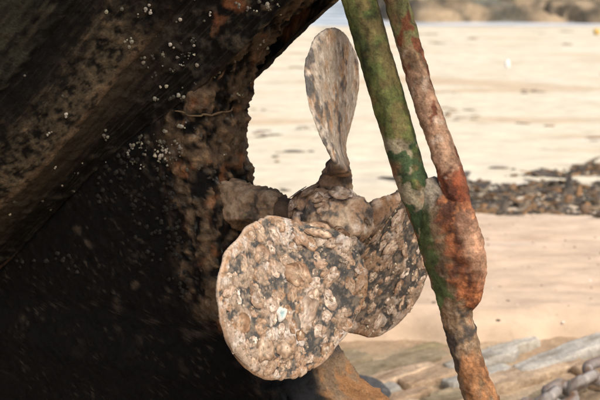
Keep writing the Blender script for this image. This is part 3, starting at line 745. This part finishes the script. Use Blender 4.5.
def col_right(V_, n1, n2, ct, st):
    z_ = V_[:, 2] + .03 * n1
    c_ = mixc(np.tile((.115, .115, .045), (len(V_), 1)), (.16, .10, .05), sst(-.1, .3, n1))
    c_ = mixc(c_, PINK, sst(.30, .22, z_ + .05 * n2) * sst(-.35, .0, n1 + .35))
    c_ = mixc(c_, (.27, .16, .10), sst(.1, .4, n2) * .6 * (z_ < .28))
    c_ = mixc(c_, (.09, .10, .04), sst(.1, .3, fbm(V_ * 20 + 91, 3) - .25 * ct - .1) * .8)
    c_ = mixc(c_, RUST, sst(.15, .21, fbm(V_ * (30, 30, 16) + 33, 3) - .0 + .12 * ct) * .9 * (z_ < .33))
    c_ = mixc(c_, mixc(np.tile((.15, .042, .018), (len(V_), 1)), (.07, .022, .013), sst(-.05, .2, fbm(V_ * 60 + 5, 3))), sst(.115, .095, z_ + .02 * n2) * .92)
    c_ = mixc(c_, (.38, .30, .23), sst(.20, .28, fbm(V_ * 40 + 23, 3)) * .6 * (z_ < .3))
    return c_
def col_joint(V_, n1, n2, ct, st):
    z_ = V_[:, 2]; x_ = V_[:, 0]
    ax = .150 - .36 * (z_ - .05)               # left pipe axis
    e = x_ - ax + .010 * n1
    c_ = mixc(np.tile((.16, .105, .06), (len(V_), 1)), TANP, sst(-.1, .3, n2))
    g_ = sst(.034, .018, e + .020 * n1) * sst(-.13, -.10, z_) * sst(-.14, -.05, fbm(V_ * 18 + 5, 3) + .03)
    c_ = mixc(c_, (.064, .092, .032), g_ * .95)
    c_ = mixc(c_, (.34, .29, .22), sst(.030, .055, z_ + .01 * n2) * sst(.045, .02, np.abs(e - .022)) * .85)
    r_ = sst(.030, .044, e + .022 * n2 + .010 * n1) * sst(-.16, -.10, z_) * sst(.06, .04, z_ - .8 * (e - .03))
    c_ = mixc(c_, mixc(np.tile((.21, .070, .028), (len(V_), 1)), (.065, .022, .013), sst(-.08, .15, fbm(V_ * (50, 50, 24) + 71, 4))), r_ * .9)
    c_ = mixc(c_, (.38, .15, .058), .85 * r_ * sst(.12, .24, fbm(V_ * (46, 46, 16) + 6, 4)) * .75)
    c_ = mixc(c_, (.32, .19, .12), sst(.060, .074, e + .004 * n2) * sst(.06, .0, z_) * .8)
    dk = sst(-.085, -.12, z_) * sst(-.24, -.19, z_)
    c_ = mixc(c_, (.045, .04, .035), sst(.0, .25, fbm(V_ * 30 + 44, 4) + .12 * dk - .08) * .9 * sst(-.05, -.10, z_))
    c_ = mixc(c_, ORG, sst(-.150, -.19, z_ + .03 * n1) * sst(-.05, .16, .25 * ct + fbm(V_ * (40, 40, 9) + 3, 3) - .06) * .85)
    return c_
lp = [(.059, .341), (.118, .196), (.169, .05)]
dx = (.169 - .059) / (.341 - .05)
def lx(z_): return .046 + (.3406 - z_) * .3587
loft('pipe', [(lx(.75), .75, .0255, .0255, -W0), (lx(.341), .341, .0255, .0255, -W0), (lx(.18), .18, .0250, .0250, -W0), (lx(.07), .07, .0240, .0240, -W0), (lx(-.04), -.04, .016, .016, -.012)], 56, 420, col_left, (.0016, .0013))['label'] = 'green algae covered pipe'
def rx_(z_): return .1022 + (.3411 - z_) * .345 + .010 * max(0, min(1, (.16 - z_) / .06))
loft('pipe', [(rx_(.75), .75, .0180, .0180, -.004), (rx_(.34), .34, .0180, .0180, -.004), (rx_(.2), .2, .0178, .0180, -.004), (rx_(.10), .10, .0190, .020, -.006), (rx_(.06), .06, .0195, .021, -.008), (rx_(.0), .0, .014, .012, -.010), (rx_(-.04), -.04, .006, .006, -.012)], 52, 420, col_right, (.0022, .0020))['label'] = 'pinkish pipe with red rust patches'
# joint: (centre x, z, half width in the plane, half depth, y offset)
J = [(.166, .082, .006, .010, -.010), (.173, .064, .022, .017, -.011), (.180, .046, .038, .023, -.012), (.187, .034, .046, .026, -.012), (.192, .025, .050, .028, -.013), (.203, -.005, .0505, .029, -.013), (.213, -.035, .0495, .029, -.013), (.2175, -.060, .046, .028, -.013),
     (.2185, -.085, .0385, .027, -.013), (.2165, -.105, .0275, .026, -.014), (.219, -.125, .0225, .024, -.014), (.231, -.165, .0210, .023, -.014), (.247, -.205, .0230, .023, -.013), (.262, -.245, .0265, .024, -.012), (.292, -.32, .027, .025, -.012), (.43, -.70, .027, .026, -.012), (.447, -.745, .027, .026, -.012)]
loft('joint', J, 72, 520, col_joint, (.0030, .0034))['label'] = 'rust and green swelling where the two pipes merge, running down into the single leg'

# ================================================================== BEACH THINGS
def lump(rg, r, flat=.6, n=2):
    """small irregular stone from a subdivided octahedron-like grid"""
    nu_, nv_ = 5, 6; V_ = []; sx, sy = rg.uniform(.7, 1.3), rg.uniform(.7, 1.3); o_ = rg.uniform(0, 50)
    for i in range(nu_):
        ph = math.pi * i / (nu_ - 1)
        for j in range(nv_):
            t_ = 2 * math.pi * j / nv_
            d_ = Vector((math.sin(ph) * math.cos(t_), math.sin(ph) * math.sin(t_), math.cos(ph)))
            e = 1 + .35 * mnoise.noise(d_ * 1.4 + Vector((o_, 0, 0)))
            V_.append((d_.x * e * r * sx, d_.y * e * r * sy, d_.z * e * r * flat))
    return np.array(V_), gridf(nu_, nv_, False, True).tolist()
rg = random.Random(77)
wr = Bag(); PAL = [(.05, .042, .034), (.045, .042, .03), (.07, .055, .035), (.10, .075, .05), (.17, .10, .045), (.13, .075, .035), (.20, .16, .11), (.065, .052, .042), (.22, .12, .05), (.09, .07, .05), (.17, .12, .07)]
cnt = 0
tries = 0
while cnt < 5200 and tries < 60000:
    tries += 1
    x_ = rg.uniform(-.6, 4.2); y_ = rg.uniform(3.15, 6.0)
    # wrack line: a broad band that widens to the right and thins out to the left
    top = 4.45 + .55 * max(0, x_ - .55) + .12 * math.sin(x_ * 4); bot = 3.36 + .12 * math.sin(x_ * 3) + .22 * mnoise.noise(Vector((x_ * 3.1, 7, 1)))
    gap = mnoise.noise(Vector((x_ * 1.6, y_ * 2.2, 3.3)))
    bare = (y_ > 4.75 and x_ < 1.25) or (4.45 < y_ < 4.62 and gap < .1)
    if not (bot < y_ < top) or bare or gap < -.16 + .5 * (mnoise.noise(Vector((x_ * 6, y_ * 6, 9)))) or rg.random() > min(1, max(.01, (x_ - .38) * 2.2)): continue
    if 3.42 < y_ < 3.62 and x_ > 1.2 and gap < .2: continue
    r_ = rg.choice([.006, .009, .012, .012, .016, .020, .027])
    V_, F_ = lump(rg, r_, rg.uniform(.3, .9))
    if rg.random() < .75: V_ = V_ * (rg.uniform(1.5, 4), rg.uniform(.5, 1.1), rg.uniform(.25, .7))
    V_ = V_ @ np.array(Matrix.Rotation(rg.uniform(-3, 3), 3, 'Z') @ Matrix.Rotation(rg.gauss(0, .35), 3, 'X') @ Matrix.Rotation(rg.gauss(0, .35), 3, 'Y'))
    zz0 = float(sand_z(np.array([x_]), np.array([y_]))[0])
    wr.add(V_ + (x_, y_, zz0 + r_ * .2), F_, np.array(rg.choice(PAL)) * rg.uniform(.8, 1.25)); cnt += 1
tag(wr.build('seaweed_wrack', M['wrack']), 'brown and grey line of seaweed and shingle across the sand behind the post', 'seaweed', kind='stuff')
sc_ = Bag()
for _ in range(60):
    y_ = rg.choice([rg.uniform(4.6, 9), rg.uniform(5, 22)]); x_ = rg.uniform(-.4, .55) * (y_ + 1.9) * .6 + .1 * y_
    n_ = rg.randint(2, 7); a_ = rg.uniform(-.5, .5)
    for q_ in range(n_):
        V_, F_ = lump(rg, rg.uniform(.008, .022) * (1 + y_ * .03), .3)
        xx = x_ + rg.gauss(0, .07); yy = y_ + rg.gauss(0, .10)
        if rg.random() < .6: V_ = V_ * (2.5, 1.2, .8)
        sc_.add(V_ + (xx, yy, float(sand_z(np.array([xx]), np.array([yy]))[0]) + .002), F_, np.array(rg.choice(PAL[1:])) * 1.5)
tag(sc_.build('weed_scraps', M['wrack']), 'small dark scraps of seaweed strewn over the pale far sand', 'seaweed', kind='stuff')

pb_ = Bag()
for _ in range(420):
    y_ = rg.uniform(1.75, 3.6); x_ = rg.uniform(-.1, .42) * (y_ + 1.9) * .7 + rg.uniform(-.05, .25)
    r_ = rg.choice([.0015, .002, .003, .003, .0045, .007]); V_, F_ = lump(rg, r_, .6)
    pb_.add(V_ + (x_, y_, float(sand_z(np.array([x_]), np.array([y_]))[0])), F_, rg.choice([(.2, .15, .11), (.35, .27, .2), (.6, .55, .48), (.12, .09, .07), (.45, .33, .23)]))
tag(pb_.build('shell_grit', M['rock']), 'fine shell grit and pebbles scattered over the pinkish near sand', 'grit', kind='stuff')

# dark rounded stone behind the heel
rg = random.Random(9); nu, nv = 40, 60
ph = np.linspace(0.001, math.pi - .001, nu); th = np.linspace(0, 2 * math.pi, nv, endpoint=False)
PH, TH = np.meshgrid(ph, th, indexing='ij'); D_ = np.stack([np.sin(PH) * np.cos(TH), np.sin(PH) * np.sin(TH), np.cos(PH)], -1).reshape(-1, 3)
V = D_ * (.085, .045, .030) * (1 + .22 * fbm(D_ * 1.5 + 3, 3) + .05 * fbm(D_ * 7, 3))[:, None]
o = mobj('beach_stone', V, gridf(nu, nv, False, True), M['rock'], None, mixc(np.tile((.06, .062, .065), (len(V), 1)), (.11, .11, .11), sst(0, .4, fbm(D_ * 5, 3))))
o.location = (.10, 1.20, .012); o.rotation_euler = (0, .12, math.radians(-28))
tag(o, 'dark grey rounded stone lying behind the heel of the boat', 'stone')

# chain, bottom right
chain = empty('mooring_chain', (.62, 1.1, 0))
tag(chain, 'heavy weathered grey chain lying on the rock in the bottom right corner', 'chain')
def link_mesh(Lk, Wk, r):
    pts = []; h = (Lk - Wk) / 2; rad = Wk / 2 - r
    for i in range(13): a_ = -math.pi / 2 + math.pi * i / 12; pts.append((h + rad * math.cos(a_), rad * math.sin(a_)))
    for i in range(13): a_ = math.pi / 2 + math.pi * i / 12; pts.append((-h + rad * math.cos(a_), rad * math.sin(a_)))
    ns = 12; V_ = []
    for i, (px, py) in enumerate(pts):
        (x0, y0), (x1, y1) = pts[i - 1], pts[(i + 1) % len(pts)]; t_ = Vector((x1 - x0, y1 - y0, 0)).normalized(); n_ = Vector((t_.y, -t_.x, 0))
        for j in range(ns):
            b_ = 2 * math.pi * j / ns; q_ = Vector((px, py, 0)) + n_ * r * math.cos(b_) + Vector((0, 0, r * math.sin(b_))); V_.append(tuple(q_))
    V_ = np.array(V_); F_ = gridf(len(pts), ns, True, True)
    n1 = fbm(V_ * 60, 3); V_ = V_ + vnorm(V_, F_) * (-.003 * n1)[:, None]
    c_ = mixc(np.tile((.19, .172, .16), (len(V_), 1)), (.13, .075, .045), sst(-.05, .3, n1)); c_ = mixc(c_, (.30, .275, .25), sst(.1, .4, -n1))
    return mesh('link', V_, F_, M['chain'], c_)
LM = link_mesh(.130, .086, .0148)
path = [(.42, .80), (.50, .93), (.575, 1.045), (.655, 1.14), (.735, 1.215), (.815, 1.285), (.87, 1.37), (.945, 1.435), (1.04, 1.44), (1.13, 1.41), (1.22, 1.44), (1.31, 1.47), (1.41, 1.49), (1.50, 1.50)]
path = [(x_ - .62, y_ - 1.1) for x_, y_ in path]
# resample to the link pitch
fine = []
for (x0, y0), (x1, y1) in zip(path, path[1:]):
    for i in range(40): fine.append((x0 + (x1 - x0) * i / 40, y0 + (y1 - y0) * i / 40))
acc = 0; last = fine[0]; cs = [fine[0]]
for p_ in fine[1:]:
    if math.hypot(p_[0] - last[0], p_[1] - last[1]) > .098: cs.append(p_); last = p_
for i in range(len(cs) - 1):
    (x0, y0), (x1, y1) = cs[i], cs[i + 1]
    o = obj('link', LM, chain)
    a_ = math.atan2(y1 - y0, x1 - x0); tilt = math.radians(38 if i % 2 else -42)
    o.matrix_local = Matrix.Translation(((x0 + x1) / 2, (y0 + y1) / 2, .030 + .008 * (i % 3))) @ Matrix.Rotation(a_, 4, 'Z') @ Matrix.Rotation(tilt, 4, 'X')

# two bits of litter far out on the sand
def lathe(prof, ns=16):
    V_ = np.array([(r * math.cos(a_), r * math.sin(a_), z_) for z_, r in prof for a_ in np.arange(ns) * 2 * math.pi / ns])
    return V_, gridf(len(prof), ns, False, True).tolist() + [list(range(ns))[::-1], [len(V_) - ns + i for i in range(ns)]]
V_, F_ = lathe([(0, .022), (.004, .026), (.06, .026), (.075, .02), (.085, .011), (.10, .011)])
o = mobj('plastic_bottle', V_, F_, M['white']); o.location = (2.33, 12.04, float(sand_z(np.array([2.33]), np.array([12.04]))[0]) - .002)
tag(o, 'tiny white bottle standing alone on the pale sand', 'bottle')
V_, F_ = lathe([(-.05, .02), (-.045, .04), (-.02, .062), (.02, .062), (.045, .04), (.06, .018), (.075, .018), (.08, .01)])
o = mobj('float_buoy', V_, F_, M['yellow']); o.location = (5.14, 19.4, float(sand_z(np.array([5.14]), np.array([19.4]))[0]) + .055); o.rotation_euler = (0, 1.3, .3)
tag(o, 'small yellow float lying on the far sand at the right edge', 'buoy')
